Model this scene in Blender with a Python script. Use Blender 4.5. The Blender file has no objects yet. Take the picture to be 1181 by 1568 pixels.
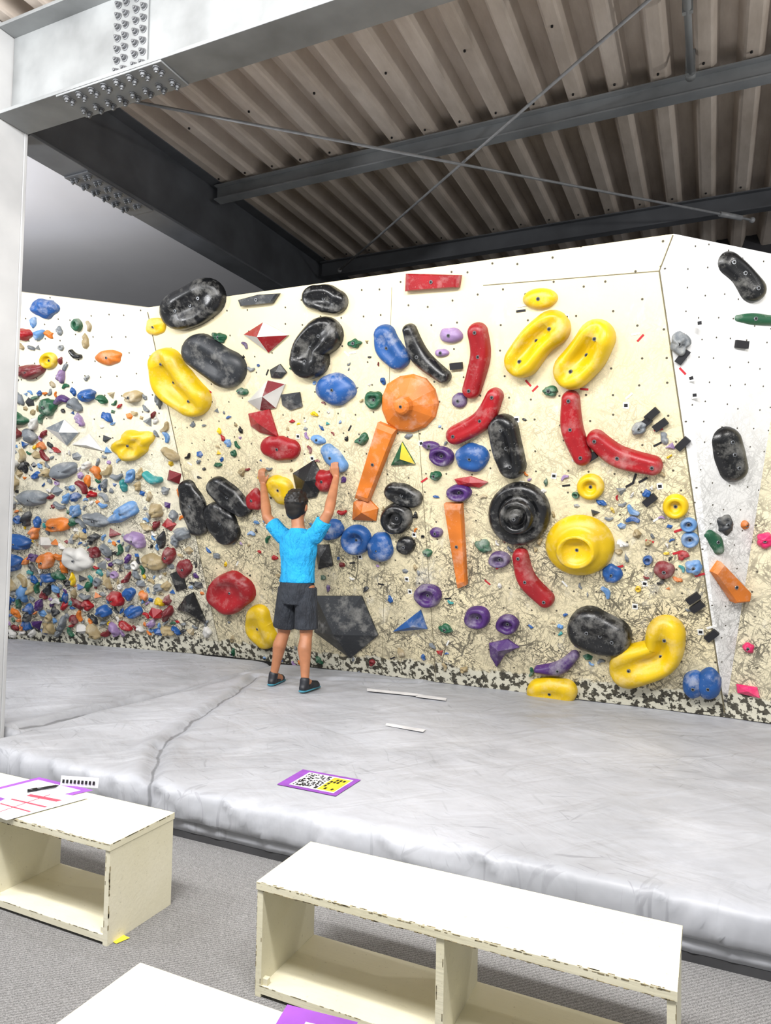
import bpy, bmesh, math, random
from mathutils import Vector, Matrix, noise

random.seed(7)
# ---------------------------------------------------------------- survey camera
F=1089.0; CX=590.5; CY=784.0          # focal length / centre for a 1181x1568 frame
YAW=math.radians(24.7); PIT=math.radians(2.2); ROL=0.02
CAM=Vector((0,0,1.55))
fwd_h=Vector((-math.sin(YAW),math.cos(YAW),0)); rt=Vector((math.cos(YAW),math.sin(YAW),0))
fwd=fwd_h*math.cos(PIT)+Vector((0,0,math.sin(PIT)))
up=rt.cross(fwd)
r2=rt*math.cos(ROL)+up*math.sin(ROL); u2=up*math.cos(ROL)-rt*math.sin(ROL)
def ray(x,y): return fwd+r2*((x-CX)/F)+u2*((CY-y)/F)
def at_z(x,y,z):
    d=ray(x,y); return CAM+d*((z-CAM.z)/d.z)
def at_Y(x,y,Y):
    d=ray(x,y); return CAM+d*((Y-CAM.y)/d.y)
cd=bpy.data.cameras.new('camera'); cam=bpy.data.objects.new('camera',cd)
bpy.context.collection.objects.link(cam)
cd.sensor_fit='HORIZONTAL'; cd.sensor_width=36; cd.lens=36*F/1181; cd.clip_start=0.05
cam.matrix_world=Matrix(((r2.x,u2.x,-fwd.x,CAM.x),(r2.y,u2.y,-fwd.y,CAM.y),(r2.z,u2.z,-fwd.z,CAM.z),(0,0,0,1)))
bpy.context.scene.camera=cam
bpy.context.scene.view_settings.view_transform='Standard'

# ---------------------------------------------------------------- materials
def lin(h):
    h=h.lstrip('#'); o=[]
    for i in (0,2,4):
        c=int(h[i:i+2],16)/255; o.append(c/12.92 if c<=.04045 else ((c+.055)/1.055)**2.4)
    return (*o,1)
class NT:
    def __init__(s,name):
        s.m=bpy.data.materials.new(name); s.m.use_nodes=True; s.t=s.m.node_tree
        s.b=s.t.nodes['Principled BSDF']; s.tc=s.t.nodes.new('ShaderNodeTexCoord')
    def n(s,ty,**k):
        x=s.t.nodes.new(ty)
        for a,v in k.items(): setattr(x,a,v)
        return x
    def l(s,a,b): s.t.links.new(a,b)
    def mapping(s,rot=(0,0,0),sc=(1,1,1),src=None,loc=(0,0,0)):
        v=src or s.tc.outputs['Object']
        if any(rot):
            r=s.n('ShaderNodeMapping'); r.inputs['Rotation'].default_value=rot; s.l(v,r.inputs['Vector']); v=r.outputs[0]
        m=s.n('ShaderNodeMapping'); m.inputs['Scale'].default_value=sc; m.inputs['Location'].default_value=loc
        s.l(v,m.inputs['Vector']); return m.outputs[0]
    def noise(s,vec,scale,detail=3,rough=.5,dist=0):
        x=s.n('ShaderNodeTexNoise'); x.inputs['Scale'].default_value=scale; x.inputs['Detail'].default_value=detail
        x.inputs['Roughness'].default_value=rough; x.inputs['Distortion'].default_value=dist; s.l(vec,x.inputs['Vector']); return x.outputs['Fac']
    def ramp(s,fac,a,b,lo=0.,hi=1.):
        x=s.n('ShaderNodeMapRange'); x.inputs['From Min'].default_value=a; x.inputs['From Max'].default_value=b
        x.inputs['To Min'].default_value=lo; x.inputs['To Max'].default_value=hi; s.l(fac,x.inputs['Value']); return x.outputs[0]
    def math(s,op,a,b=0.):
        x=s.n('ShaderNodeMath',operation=op)
        for i,v in enumerate((a,b)):
            if isinstance(v,(int,float)): x.inputs[i].default_value=v
            else: s.l(v,x.inputs[i])
        return x.outputs[0]
    def mix(s,fac,a,b):
        x=s.n('ShaderNodeMix',data_type='RGBA')
        if isinstance(fac,(int,float)): x.inputs[0].default_value=fac
        else: s.l(fac,x.inputs[0])
        for i,v in ((6,a),(7,b)):
            if isinstance(v,tuple): x.inputs[i].default_value=v
            else: s.l(v,x.inputs[i])
        return x.outputs[2]
    def lines(s,vec,scale,w,detail=2,dist=.8):
        f=s.noise(vec,scale,detail,.5,dist); return s.ramp(s.math('ABSOLUTE',s.math('SUBTRACT',f,.5)),w,w*.4)
    def bump(s,h,st=.3,d=.01):
        x=s.n('ShaderNodeBump'); x.inputs['Strength'].default_value=st; x.inputs['Distance'].default_value=d
        s.l(h,x.inputs['Height']); s.l(x.outputs[0],s.b.inputs['Normal'])
    def col(s,c):
        if isinstance(c,tuple): s.b.inputs['Base Color'].default_value=c
        else: s.l(c,s.b.inputs['Base Color'])

def simple(name,hexc,rough=.5,var=.12,scale=8,metal=0,bump=0):
    k=NT(name); c=lin(hexc); o=k.tc.outputs['Object']
    f=k.ramp(k.noise(o,scale,4),.3,.7)
    d=tuple(x*(1-var*2) for x in c[:3])+(1,)
    l=tuple(min(1,x*(1+var)) for x in c[:3])+(1,)
    k.col(k.mix(f,d,l)); k.b.inputs['Roughness'].default_value=rough; k.b.inputs['Metallic'].default_value=metal
    if bump: k.bump(k.noise(o,scale*6,4),.4,bump)
    return k.m
def holdmat(name,hexc,rough=.35,chalk=.5,cs=7,speck=.3):
    k=NT(name); o=k.tc.outputs['Object']; c=lin(hexc)
    oi=k.n('ShaderNodeObjectInfo'); va=k.n('ShaderNodeVectorMath',operation='ADD')
    k.l(o,va.inputs[0]); 
    sc=k.math('MULTIPLY',oi.outputs['Random'],30.)
    k.l(sc,va.inputs[1]); v=va.outputs[0]
    f=k.ramp(k.noise(v,cs,6,.68),.50,.82,0,chalk)
    g=k.ramp(k.noise(v,70,3,.6),.66,.74,0,speck)
    base=k.mix(k.ramp(k.noise(v,4,2),.3,.7),tuple(x*.68 for x in c[:3])+(1,),c)
    k.col(k.mix(k.math('MAXIMUM',f,g),base,lin('#dedcd4')))
    k.l(k.ramp(f,0,chalk+.01,rough,.8),k.b.inputs['Roughness'])
    k.bump(k.noise(v,140,3),.18,.004)
    return k.m
def wallmat(name,hexc,scuff=1.,band=True,dots=5.5,top=3.5):
    k=NT(name); o=k.tc.outputs['Object']; c=lin(hexc)
    sep=k.n('ShaderNodeSeparateXYZ'); k.l(o,sep.inputs[0]); V=sep.outputs['Y']
    base=k.mix(k.ramp(k.noise(o,1.3,5,.6),.35,.7),tuple(x*.9 for x in c[:3])+(1,),c)
    low=k.ramp(V,top,.3,0,1)
    haze=k.math('MULTIPLY',k.ramp(k.noise(o,1.6,6,.7),.32,.68),k.math('MULTIPLY',low,.62*scuff))
    base=k.mix(haze,base,lin('#8b8677'))
    sp=k.ramp(k.noise(o,34,5,.78),.54,.66); base=k.mix(k.math('MULTIPLY',sp,k.math('MULTIPLY',low,.46*scuff)),base,lin('#5f5a4e'))
    tot=None
    for i,(a,sx,sy,th) in enumerate(((.35,42,5.5,.62),(-.55,46,6,.62),(1.2,44,6,.625),(2.3,40,6.5,.625),(.9,60,9,.62),(-1.15,52,8,.62),(.05,70,9,.63))):
        v=k.mapping((0,0,a),(sx,sy,1),loc=(i*7.3,i*3.1,0))
        s=k.ramp(k.noise(v,1.,2.,.5,.9),th,th+.03)
        tot=s if tot is None else k.math('MAXIMUM',tot,s)
    for i,(a,sx,sy,w) in enumerate(((.4,9,3.2,.011),(-.9,10,3.6,.010),(1.6,11,3.8,.010),(.8,16,6,.011))):
        tot=k.math('MAXIMUM',tot,k.lines(k.mapping((0,0,a),(sx,sy,1),loc=(i*5.1,i*9.7,0)),1.,w))
    patch=k.ramp(k.noise(o,1.9,5,.65),.34,.56)
    msk=k.math('MULTIPLY',patch,k.ramp(V,top-.3,1.1,0,.84*scuff))
    base=k.mix(k.math('MULTIPLY',tot,msk),base,lin('#2c2922'))
    chk=k.math('MULTIPLY',k.ramp(k.noise(k.mapping((0,0,.3),(3,1.4,1)),1.3,6,.75),.57,.74),.4*scuff)
    base=k.mix(chk,base,lin('#f3f2ec'))
    vo=k.n('ShaderNodeTexVoronoi',voronoi_dimensions='2D'); vo.inputs['Scale'].default_value=dots; vo.inputs['Randomness'].default_value=.42
    k.l(o,vo.inputs['Vector'])
    base=k.mix(k.ramp(vo.outputs['Distance'],.050,.036),base,lin('#4a4438'))
    if band:
        bn=k.ramp(k.noise(o,17,3,.6),.47,.51)
        edge=k.math('ADD',V,k.ramp(k.noise(o,8,2),.3,.7,-.03,.03))
        bm=k.math('MULTIPLY',k.ramp(edge,.20,.175),.92)
        base=k.mix(bm,base,k.mix(bn,lin('#171612'),lin('#c2bfae')))
    k.col(base); k.b.inputs['Roughness'].default_value=.75
    k.bump(k.noise(o,90,3),.12,.004)
    return k.m

MB=dict(
 black=holdmat('black_resin','#121315',.28,.36,speck=.3),
 dgrey=holdmat('dark_grey_resin','#2b2e32',.45,.4,speck=.25),
 yellow=holdmat('yellow_resin','#dcb704',.38,.32,speck=.2),
 red=holdmat('red_resin','#9c0d18',.4,.3,speck=.22),
 blue=holdmat('blue_resin','#1d5293',.42,.62),
 lblue=holdmat('light_blue_resin','#5e8abb',.5,.65),
 orange=holdmat('orange_resin','#d17320',.5,.38,speck=.3),
 purple=holdmat('purple_resin','#462366',.42,.42),
 lpurple=holdmat('lilac_resin','#977ca8',.5,.6),
 green=holdmat('green_resin','#17573a',.48,.5),
 pink=holdmat('pink_resin','#dc2565',.4,.25),
 white=holdmat('white_resin','#d2d0ca',.5,.3),
 grey=holdmat('grey_resin','#747a7f',.55,.6),
 tan=holdmat('tan_resin','#a3916a',.6,.5),
 teal=holdmat('teal_resin','#2d8a8a',.5,.6),
 dred=holdmat('dark_red_resin','#741820',.5,.4))
bolt_m=simple('bolt_steel','#8f9296',.35,.1,40,.8)
hole_m=simple('bolt_hole_shadow','#0a0a0a',.6,.1,40)
KEYS=list(MB.keys())

# ---------------------------------------------------------------- mesh helper
class M:
    def __init__(s): s.v=[];s.f=[];s.m=[];s.s=[]
    def add(s,v,f,m=0,sm=True):
        o=len(s.v); s.v+= [tuple(x) for x in v]
        for q in f: s.f.append(tuple(o+i for i in q)); s.m.append(m); s.s.append(sm)
    def box(s,a,b,m=0,Mx=None):
        x0,y0,z0=a;x1,y1,z1=b
        v=[Vector(p) for p in ((x0,y0,z0),(x1,y0,z0),(x1,y1,z0),(x0,y1,z0),(x0,y0,z1),(x1,y0,z1),(x1,y1,z1),(x0,y1,z1))]
        if Mx: v=[Mx@p for p in v]
        s.add(v,[(0,3,2,1),(4,5,6,7),(0,1,5,4),(1,2,6,5),(2,3,7,6),(3,0,4,7)],m,False)
    def cyl(s,p,d,r,m=0,n=12,r1=None,sm=True,cap=True):
        p=Vector(p);d=Vector(d);z=d.normalized(); x=z.orthogonal().normalized(); y=z.cross(x); r1=r if r1 is None else r1
        v=[p+(x*math.cos(6.28318*i/n)+y*math.sin(6.28318*i/n))*r for i in range(n)]
        v+=[p+d+(x*math.cos(6.28318*i/n)+y*math.sin(6.28318*i/n))*r1 for i in range(n)]
        s.add(v,[(i,(i+1)%n,n+(i+1)%n,n+i) for i in range(n)],m,sm)
        if cap: 
            o=len(s.v)-2*n
            s.f.append(tuple(o+i for i in reversed(range(n))));s.m.append(m);s.s.append(False)
            s.f.append(tuple(o+n+i for i in range(n)));s.m.append(m);s.s.append(False)
    def ball(s,c,r,m=0,sc=(1,1,1),n=10,k=16):
        c=Vector(c);v=[];f=[]
        for i in range(n+1):
            t=math.pi*i/n
            for j in range(k):
                a=2*math.pi*j/k
                v.append(c+Vector((r*sc[0]*math.sin(t)*math.cos(a),r*sc[1]*math.sin(t)*math.sin(a),r*sc[2]*math.cos(t))))
        for i in range(n):
            for j in range(k): f.append((i*k+j,(i+1)*k+j,(i+1)*k+(j+1)%k,i*k+(j+1)%k))
        s.add(v,f,m,True)
    def cap(s,a,b,ra,rb,m=0):
        s.ball(a,ra,m);s.ball(b,rb,m);s.cyl(a,Vector(b)-Vector(a),ra,m,16,rb)
    def obj(s,name,mats,mw=None,parent=None,weld=True):
        me=bpy.data.meshes.new(name); me.from_pydata(s.v,[],s.f)
        for x in mats: me.materials.append(x)
        for i,p in enumerate(me.polygons): p.material_index=s.m[i]; p.use_smooth=s.s[i]
        if weld:
            bm=bmesh.new();bm.from_mesh(me);bmesh.ops.remove_doubles(bm,verts=bm.verts,dist=1e-5)
            bmesh.ops.recalc_face_normals(bm,faces=bm.faces) if weld=='n' else None
            bm.to_mesh(me);bm.free()
        ob=bpy.data.objects.new(name,me); bpy.context.collection.objects.link(ob)
        if mw is not None: ob.matrix_world=mw
        if parent: ob.parent=parent
        return ob
def bevel(o,w=.004,seg=2):
    b=o.modifiers.new('bevel','BEVEL'); b.width=w;b.segments=seg;b.limit_method='ANGLE'
    return o

# ---------------------------------------------------------------- wall frames
MATZ=.25
class Frame:
    def __init__(s,o,a,b):
        s.o=o.copy(); s.u=(a-o).normalized(); s.n=s.u.cross(b-o).normalized(); s.v=s.n.cross(s.u)
    def hit(s,x,y):
        d=ray(x,y); t=(s.o-CAM).dot(s.n)/d.dot(s.n); p=CAM+d*t-s.o
        return (p.dot(s.u),p.dot(s.v))
    def w(s,u,v,h=0): return s.o+s.u*u+s.v*v+s.n*h
    def loc(s,p): p=p-s.o; return Vector((p.dot(s.u),p.dot(s.v),p.dot(s.n)))
    def mat(s,u=0,v=0):
        p=s.w(u,v); return Matrix(((s.u.x,s.v.x,s.n.x,p.x),(s.u.y,s.v.y,s.n.y,p.y),(s.u.z,s.v.z,s.n.z,p.z),(0,0,0,1)))
B1=at_z(340,1004,MATZ); B2=at_z(1180,1108,MATZ); T1=at_z(225,471,3.70)
FM=Frame(B1,B2,T1)
LB=at_z(0,977,MATZ)
FL=Frame(LB,B1,T1)
CB=FM.w(*FM.hit(1110,1098)); CS=FM.w(*FM.hit(1010,415)); CT=FM.w(*FM.hit(1032,358))
PR=at_z(1181,388,CT.z)
def fix(f,n,o):
    if n.dot(CAM-CB)<0: n=-n
    f.o=o.copy(); f.n=n; f.u=Vector((0,0,1)).cross(n).normalized(); f.v=n.cross(f.u)
    if f.v.z<0: f.v=-f.v; f.u=-f.u
FR=Frame(CB,PR+(CB-CS),CS); fix(FR,(PR-CS).cross(CB-CS).normalized(),CB)
Q=FR.w(*FR.hit(1181,640)); APX=FR.w(*FR.hit(1219,396)); S=at_z(1330,1128,MATZ)
FS=Frame(CB,S,APX); fix(FS,(S-CB).cross(APX-CB).normalized(),CB)
def wall(name,fr,pts,mat,th=.06):
    loc=[fr.loc(p) for p in pts]; m=M(); n=len(loc)
    back=[p-Vector((0,0,th)) for p in loc]
    m.add(loc+back,[tuple(range(n)),tuple(reversed(range(n,2*n)))]+[(i,n+i,n+(i+1)%n,(i+1)%n) for i in range(n)],0,False)
    return m.obj(name,[mat],fr.mat(),weld='n')
LT=FL.w(*FL.hit(30,447)); e=(LT-T1); LT2=T1+e*2.6; LB2=B1+(LB-B1)*1.7
wm=wallmat('climbing_wall_paint_cream','#eaddb6',1.,dots=5.2)
wl=wallmat('climbing_wall_paint_left','#e6dfc6',1.1,dots=5,top=3.2)
wr=wallmat('climbing_wall_paint_white','#eeeeec',.65,band=True,dots=7,top=3.0)
ws=wallmat('climbing_wall_paint_side','#e6dcbb',1.)
wall('wall_back',FM,[B1,CB,CS,CT,T1],wm)
wall('wall_left',FL,[LB2,B1,T1,LT2],wl)
wall('wall_right',FR,[CB,APX,CT,CS],wr)
wall('wall_right_lower',FS,[CB,S,FS.w(*FS.hit(1330,375)),APX],ws)
sm=M()
def seam(fr,a,b,w=.004):
    a=fr.hit(*a);b=fr.hit(*b);d=Vector((b[0]-a[0],b[1]-a[1],0)).normalized();p=Vector((-d.y,d.x,0))*w
    A=Vector((a[0],a[1],.0015));B=Vector((b[0],b[1],.0015)); sm.add([A-p,B-p,B+p,A+p],[(0,1,2,3)],0,False)
seam(FM,(1010,415),(740,437),.003); seam(FM,(1010,415),(1031,360)); seam(FM,(1110,1092),(1010,415),.005); seam(FM,(336,990),(226,478),.008)
seam(FM,(640,640),(668,1045),.0025); seam(FM,(600,440),(585,1030),.0015)
sm.obj('seam_shadow_strip_1',[simple('seam_shadow','#6c644c',.8)],FM.mat())  # flat dark strips for panel seams, with crease shade put into their colour

# ---------------------------------------------------------------- hold shapes
def sweep(mp,spine,H,dish=0,n=16,mm=16):
    pts=[Vector((q[0],q[1])) for q in spine]; ws_=[q[2] for q in spine]; k=len(pts); seg=max(3,n//(k-1)); P=[];W=[]
    for i in range(k-1):
        p0=pts[max(i-1,0)];p1=pts[i];p2=pts[i+1];p3=pts[min(i+2,k-1)]
        for j in range(seg+(1 if i==k-2 else 0)):
            t=j/seg
            P.append(.5*((2*p1)+(-p0+p2)*t+(2*p0-5*p1+4*p2-p3)*t*t+(-p0+3*p1-3*p2+p3)*t**3)); tt=t*t*(3-2*t); W.append(ws_[i]*(1-tt)+ws_[i+1]*tt)
    T=[(P[min(i+1,len(P)-1)]-P[max(i-1,0)]).normalized() for i in range(len(P))]
    rows=[]
    for a in range(6):
        ph=math.pi/2*(1-a/6); rows.append((P[0]-T[0]*W[0]*math.sin(ph),T[0],W[0]*math.cos(ph),math.cos(ph)**.7,0))
    for i in range(len(P)): rows.append((P[i],T[i],W[i],1,i/(len(P)-1)))
    for a in range(1,7):
        ph=math.pi/2*a/6; rows.append((P[-1]+T[-1]*W[-1]*math.sin(ph),T[-1],W[-1]*max(0,math.cos(ph)),max(0,math.cos(ph))**.7,1))
    V=[];Fc=[]
    for (p,t,hw,hs,s) in rows:
        nrm=Vector((-t.y,t.x))
        for j in range(mm+1):
            th=math.pi*j/mm; l=math.cos(th); x=p+nrm*hw*l; h=H*hs*max(0,math.sin(th))**.7
            if dish: h*=1-dish*math.exp(-((l-.1)/.42)**2)*(math.sin(math.pi*min(1,max(0,.22+.56*s)))**1.5)*(1 if hs>.97 else hs**3)
            u,v=mp(x.x,x.y); V.append(Vector((u,v,h-.004)))
    c=mm+1
    for i in range(len(rows)-1):
        for j in range(mm): Fc.append((i*c+j,(i+1)*c+j,(i+1)*c+j+1,i*c+j+1))
    return V,Fc
def lathe(mp,x,y,rx,ry,rot,prof,H,amp=0,seed=0,n=28):
    V=[];Fc=[];cr,sr=math.cos(rot),math.sin(rot)
    for (r,h) in prof:
        for j in range(n):
            a=2*math.pi*j/n; k=1+amp*noise.noise(Vector((math.cos(a)*1.3+seed,math.sin(a)*1.3,seed*.7)))*2
            dx=rx*r*k*math.cos(a);dy=ry*r*k*math.sin(a); X=x+dx*cr-dy*sr;Y=y+dx*sr+dy*cr
            u,v=mp(X,Y); hh=h*(1+ (amp*1.2*noise.noise(Vector((math.cos(a)*r*2+seed*3,math.sin(a)*r*2,seed)))*2 if amp else 0)); V.append(Vector((u,v,H*hh-.004)))
    for i in range(len(prof)-1):
        for j in range(n): Fc.append((i*n+j,i*n+(j+1)%n,(i+1)*n+(j+1)%n,(i+1)*n+j))
    Fc.append(tuple((len(prof)-1)*n+j for j in range(n)))
    return V,Fc
DOME=[(1,0),(.99,.2),(.94,.45),(.83,.68),(.66,.86),(.45,.96),(.2,1.)]
DONUT=[(1,0),(.99,.35),(.9,.75),(.75,1),(.58,.95),(.45,.65),(.4,.3),(.3,.25),(.08,.25)]
HAT=[(1,0),(.99,.15),(.9,.32),(.72,.46),(.60,.52),(.55,.92),(.48,1.02),(.40,.80),(.2,.66),(.05,.66)]
RING=[(1,0),(.99,.3),(.9,.5),(.76,.58),(.62,.45),(.56,.4),(.52,.85),(.44,.98),(.36,.8),(.3,.62),(.26,.65),(.2,1.0),(.12,1.12),(.03,1.12)]
CONE=[(1,0),(.985,.16),(.9,.28),(.6,.5),(.36,.68),(.33,.72),(.27,1.0),(.2,1.06),(.05,1.08)]
BIG=[]
FR_={'M':FM,'L':FL,'R':FR,'S':FS}
NM={'dgrey':'dark_grey','lblue':'light_blue','lpurple':'lilac','dred':'dark_red'}
def emit(name,fr,V,Fc,mat,smooth=True,bolts=()):
    cu=sum(p.x for p in V)/len(V);cv=sum(p.y for p in V)/len(V)
    r=max(math.hypot(p.x-cu,p.y-cv) for p in V); BIG.append((fr,cu,cv,r))
    m=M(); m.add([p-Vector((cu,cv,0)) for p in V],Fc,0,smooth)
    for (u,v,h) in bolts:
        m.cyl((u-cu,v-cv,h-.012),(0,0,.014),.014,1,14); m.cyl((u-cu,v-cv,h+.001),(0,0,.002),.009,2,8)
    f=FR_[fr]
    return m.obj(name,[MB[mat] if isinstance(mat,str) else mat,bolt_m,hole_m],f.mat(cu,cv),weld='n')
def S_(fr,mat,H,spine,dish=0,nb=1,name=None):
    f=FR_[fr]; V,Fc=sweep(f.hit,spine,H,dish)
    bolts=[]
    q=spine[len(spine)//2] if len(spine)>2 else ((spine[0][0]+spine[1][0])/2,(spine[0][1]+spine[1][1])/2)
    hh=H*(1-dish*.93) if dish else H
    if nb>=1: u,v=f.hit(q[0],q[1]); bolts.append((u,v,hh-.002))
    if nb>=2:
        for e_ in (spine[0],spine[-1]):
            u,v=f.hit(e_[0],e_[1]); bolts.append((u,v,H*(1-dish*.45)))
    return emit(name or NM.get(mat,mat)+'_climbing_hold',fr,V,Fc,mat,True,bolts)
def R_(fr,mat,H,x,y,rx,ry,rot=0,prof=DOME,amp=.0,n=28,smooth=True,name=None,bolt=True):
    f=FR_[fr]; V,Fc=lathe(f.hit,x,y,rx,ry,math.radians(rot),prof,H,amp,x*.013+y*.007,n)
    u,v=f.hit(x,y)
    return emit(name or NM.get(mat,mat)+'_climbing_hold',fr,V,Fc,mat,smooth,[(u,v,H*prof[-1][1]-.003)] if bolt else [])
def P_(fr,mat,H,out,apex,name=None,mats2=None):
    f=FR_[fr]; o=[Vector((*f.hit(*p),-.004)) for p in out]; o2=[p+Vector((0,0,.022)) for p in o]
    a=Vector((*f.hit(*apex),H)); n_=len(o)
    V=o+o2+[a]; Fc=[(i,(i+1)%n_,n_+(i+1)%n_,n_+i) for i in range(n_)]+[(n_+i,n_+(i+1)%n_,2*n_) for i in range(n_)]
    ob=emit(name or NM.get(mat,mat)+'_climbing_volume',fr,V,Fc,mat,False)
    if mats2:
        ob.data.materials.append(MB[mats2]); 
        for i,p in enumerate(ob.data.polygons):
            if i>=n_ and i%2==0: p.material_index=3
    return ob
def B_(fr,mat,H,out,inset=.12,name=None,bolt=True):
    f=FR_[fr]; o=[Vector((*f.hit(*p),-.004)) for p in out]; n_=len(o); c=sum(o,Vector())/n_
    mid=[p+Vector((0,0,H*.75)) for p in o]
    top=[p.lerp(c,inset)+Vector((0,0,H)) for p in o]
    V=o+mid+top
    Fc=[(i,(i+1)%n_,n_+(i+1)%n_,n_+i) for i in range(n_)]+[(n_+i,n_+(i+1)%n_,2*n_+(i+1)%n_,2*n_+i) for i in range(n_)]+[tuple(range(2*n_,3*n_))]
    return emit(name or NM.get(mat,mat)+'_climbing_hold',fr,V,Fc,mat,False,[(c.x,c.y,H)] if bolt else [])

# black
S_('M','black',.15,[(281,475,31),(299,467,32),(316,456,31)],.55,2)
S_('M','dgrey',.13,[(309,537,27),(331,553,27),(350,565,29)],.5,1)
B_('M','dgrey',.05,[(368,459),(398,451),(430,449),(420,464),(372,469)])
S_('M','black',.10,[(484,455,19),(500,457,22),(515,462,19)],.55,1)
S_('M','black',.16,[(498,513,29),(480,531,26),(477,551,29)],.7,2)
S_('M','black',.09,[(629,505,10),(645,545,14),(681,576,11)],.0,1)
S_('M','black',.12,[(772,656,23),(778,685,23),(786,711,21)],.65,2)
R_('M','black',.16,797,785,47,48,0,RING)
S_('R','black',.10,[(1110,405,20),(1129,421,19),(1147,444,21)],.2,2)
S_('R','black',.10,[(1108,676,24),(1112,695,25),(1118,715,23)],.1,2)
S_('M','black',.09,[(288,746,12),(297,773,19),(306,805,15)],.2,1)
S_('M','black',.10,[(335,745,16),(352,760,18),(374,778,13)],.55,1)
S_('M','black',.10,[(331,785,17),(341,800,22),(350,815,19)],.55,1)
S_('M','black',.08,[(604,752,14),(618,757,17),(634,763,14)],.5,1)
R_('M','black',.09,609,793,24,24,0,DONUT)
R_('M','black',.06,622,835,15,14,20,DOME,.1)
S_('M','black',.15,[(903,960,33),(922,968,31),(941,974,28)],.5,2)
P_('M','dgrey',.20,[(485,912),(555,912),(580,972),(538,1007),(483,967)],(527,958),'black_climbing_volume')
P_('M','black',.12,[(450,724),(482,704),(497,732),(486,760),(458,765)],(478,732))
P_('M','black',.08,[(484,834),(505,833),(511,865),(489,871)],(497,850))
P_('M','dgrey',.06,[(415,566),(430,557),(440,570),(432,579),(417,578)],(428,568))
P_('M','dgrey',.06,[(432,604),(460,600),(464,622),(446,628),(434,620)],(447,612))
# yellow
S_('M','yellow',.16,[(257,556,24),(269,585,31),(299,612,26)],.85,2)
R_('M','yellow',.07,828,457,27,16,-4,DOME)
S_('M','yellow',.17,[(847,502,28),(824,521,27),(802,551,27)],.8,2)
S_('M','yellow',.17,[(915,517,29),(900,543,31),(879,566,30)],.85,2)
R_('M','yellow',.06,905,745,21,20,0,DONUT)
R_('M','yellow',.19,889,834,53,46,5,HAT)
R_('M','yellow',.06,1035,775,20,19,0,DONUT)
S_('M','yellow',.16,[(1020,972,31),(1013,1002,30),(966,1018,32)],.8,2)
S_('M','yellow',.11,[(826,1056,18),(845,1056,21),(866,1058,19)],.3,1)
S_('M','yellow',.11,[(397,942,17),(399,960,20),(410,976,16)],.5,1)
S_('M','yellow',.10,[(424,742,15),(432,748,18),(437,757,15)],.3,1)
R_('M','yellow',.05,239,500,15,13,0,DOME,.12)
R_('L','yellow',.10,204,680,30,23,-8,DOME,.28)
R_('L','yellow',.06,76,552,13,13,0,DONUT)
# red
S_('M','red',.10,[(733,508,15),(737,545,15),(724,596,14)],.25,2)
S_('M','red',.10,[(759,606,13),(740,642,16),(700,665,15)],.2,2)
S_('M','red',.10,[(875,611,14),(877,655,17),(893,697,15)],.2,2)
S_('M','red',.10,[(914,672,15),(948,698,17),(1001,712,15)],.2,2)
S_('M','red',.09,[(798,850,12),(808,886,14),(837,916,13)],.1,2)
S_('M','red',.08,[(417,683,16),(430,686,19),(445,688,16)],.2,1)
R_('M','red',.12,357,905,33,32,10,[(1,0),(.99,.4),(.93,.75),(.8,.95),(.6,.9),(.4,.6),(.1,.55)],.08)
B_('M','red',.06,[(625,419),(708,421),(705,440),(624,446)],.15,'red_climbing_volume')
P_('M','red',.05,[(697,733),(722,729),(748,738),(735,746),(703,742)],(722,737))
R_('M','dred',.05,1018,873,16,14,0,DOME,.1)
R_('L','dred',.06,283,870,12,14,0,DOME,.1)
R_('M','red',.07,498,735,16,17,0,DOME,.12)
R_('M','red',.07,391,764,13,17,0,DOME,.12)
P_('M','white',.13,[(375,512),(405,493),(443,513),(413,540)],(407,514),'white_climbing_volume','red')
P_('M','white',.12,[(381,614),(412,582),(438,588),(424,624),(400,628)],(414,604),'white_climbing_volume','dred')
P_('M','red',.10,[(382,633),(414,626),(427,668),(400,662),(386,652)],(405,645),'red_climbing_volume')
# blue
S_('M','blue',.10,[(591,512,16),(597,532,20),(611,548,18)],.4,1)
R_('M','blue',.09,516,595,30,25,10,DOME,.06)
R_('M','blue',.08,724,700,25,22,0,DOME,.12)
S_('M','lblue',.07,[(503,689,10),(511,699,13),(524,713,10)],0,1)
R_('M','lblue',.04,488,673,11,7,20,DOME,.1)
R_('M','blue',.07,507,810,20,16,0,DOME,.08)
R_('M','blue',.08,547,826,23,23,0,DONUT)
R_('M','blue',.09,582,838,20,23,-10,DOME,.12)
P_('M','blue',.10,[(603,966),(645,933),(655,962)],(640,952))
R_('M','blue',.10,1063,1046,18,20,0,DOME,.05); R_('M','blue',.11,1086,1045,20,23,0,DOME,.05)
R_('M','blue',.05,937,878,16,14,0,DOME,.2)
R_('M','lblue',.05,1055,803,13,11,0,DONUT); R_('M','lblue',.05,1057,826,14,12,0,DONUT); R_('M','lblue',.05,1063,868,14,12,0,DOME,.2)
R_('L','blue',.08,69,472,20,15,0,DOME,.2)
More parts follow.
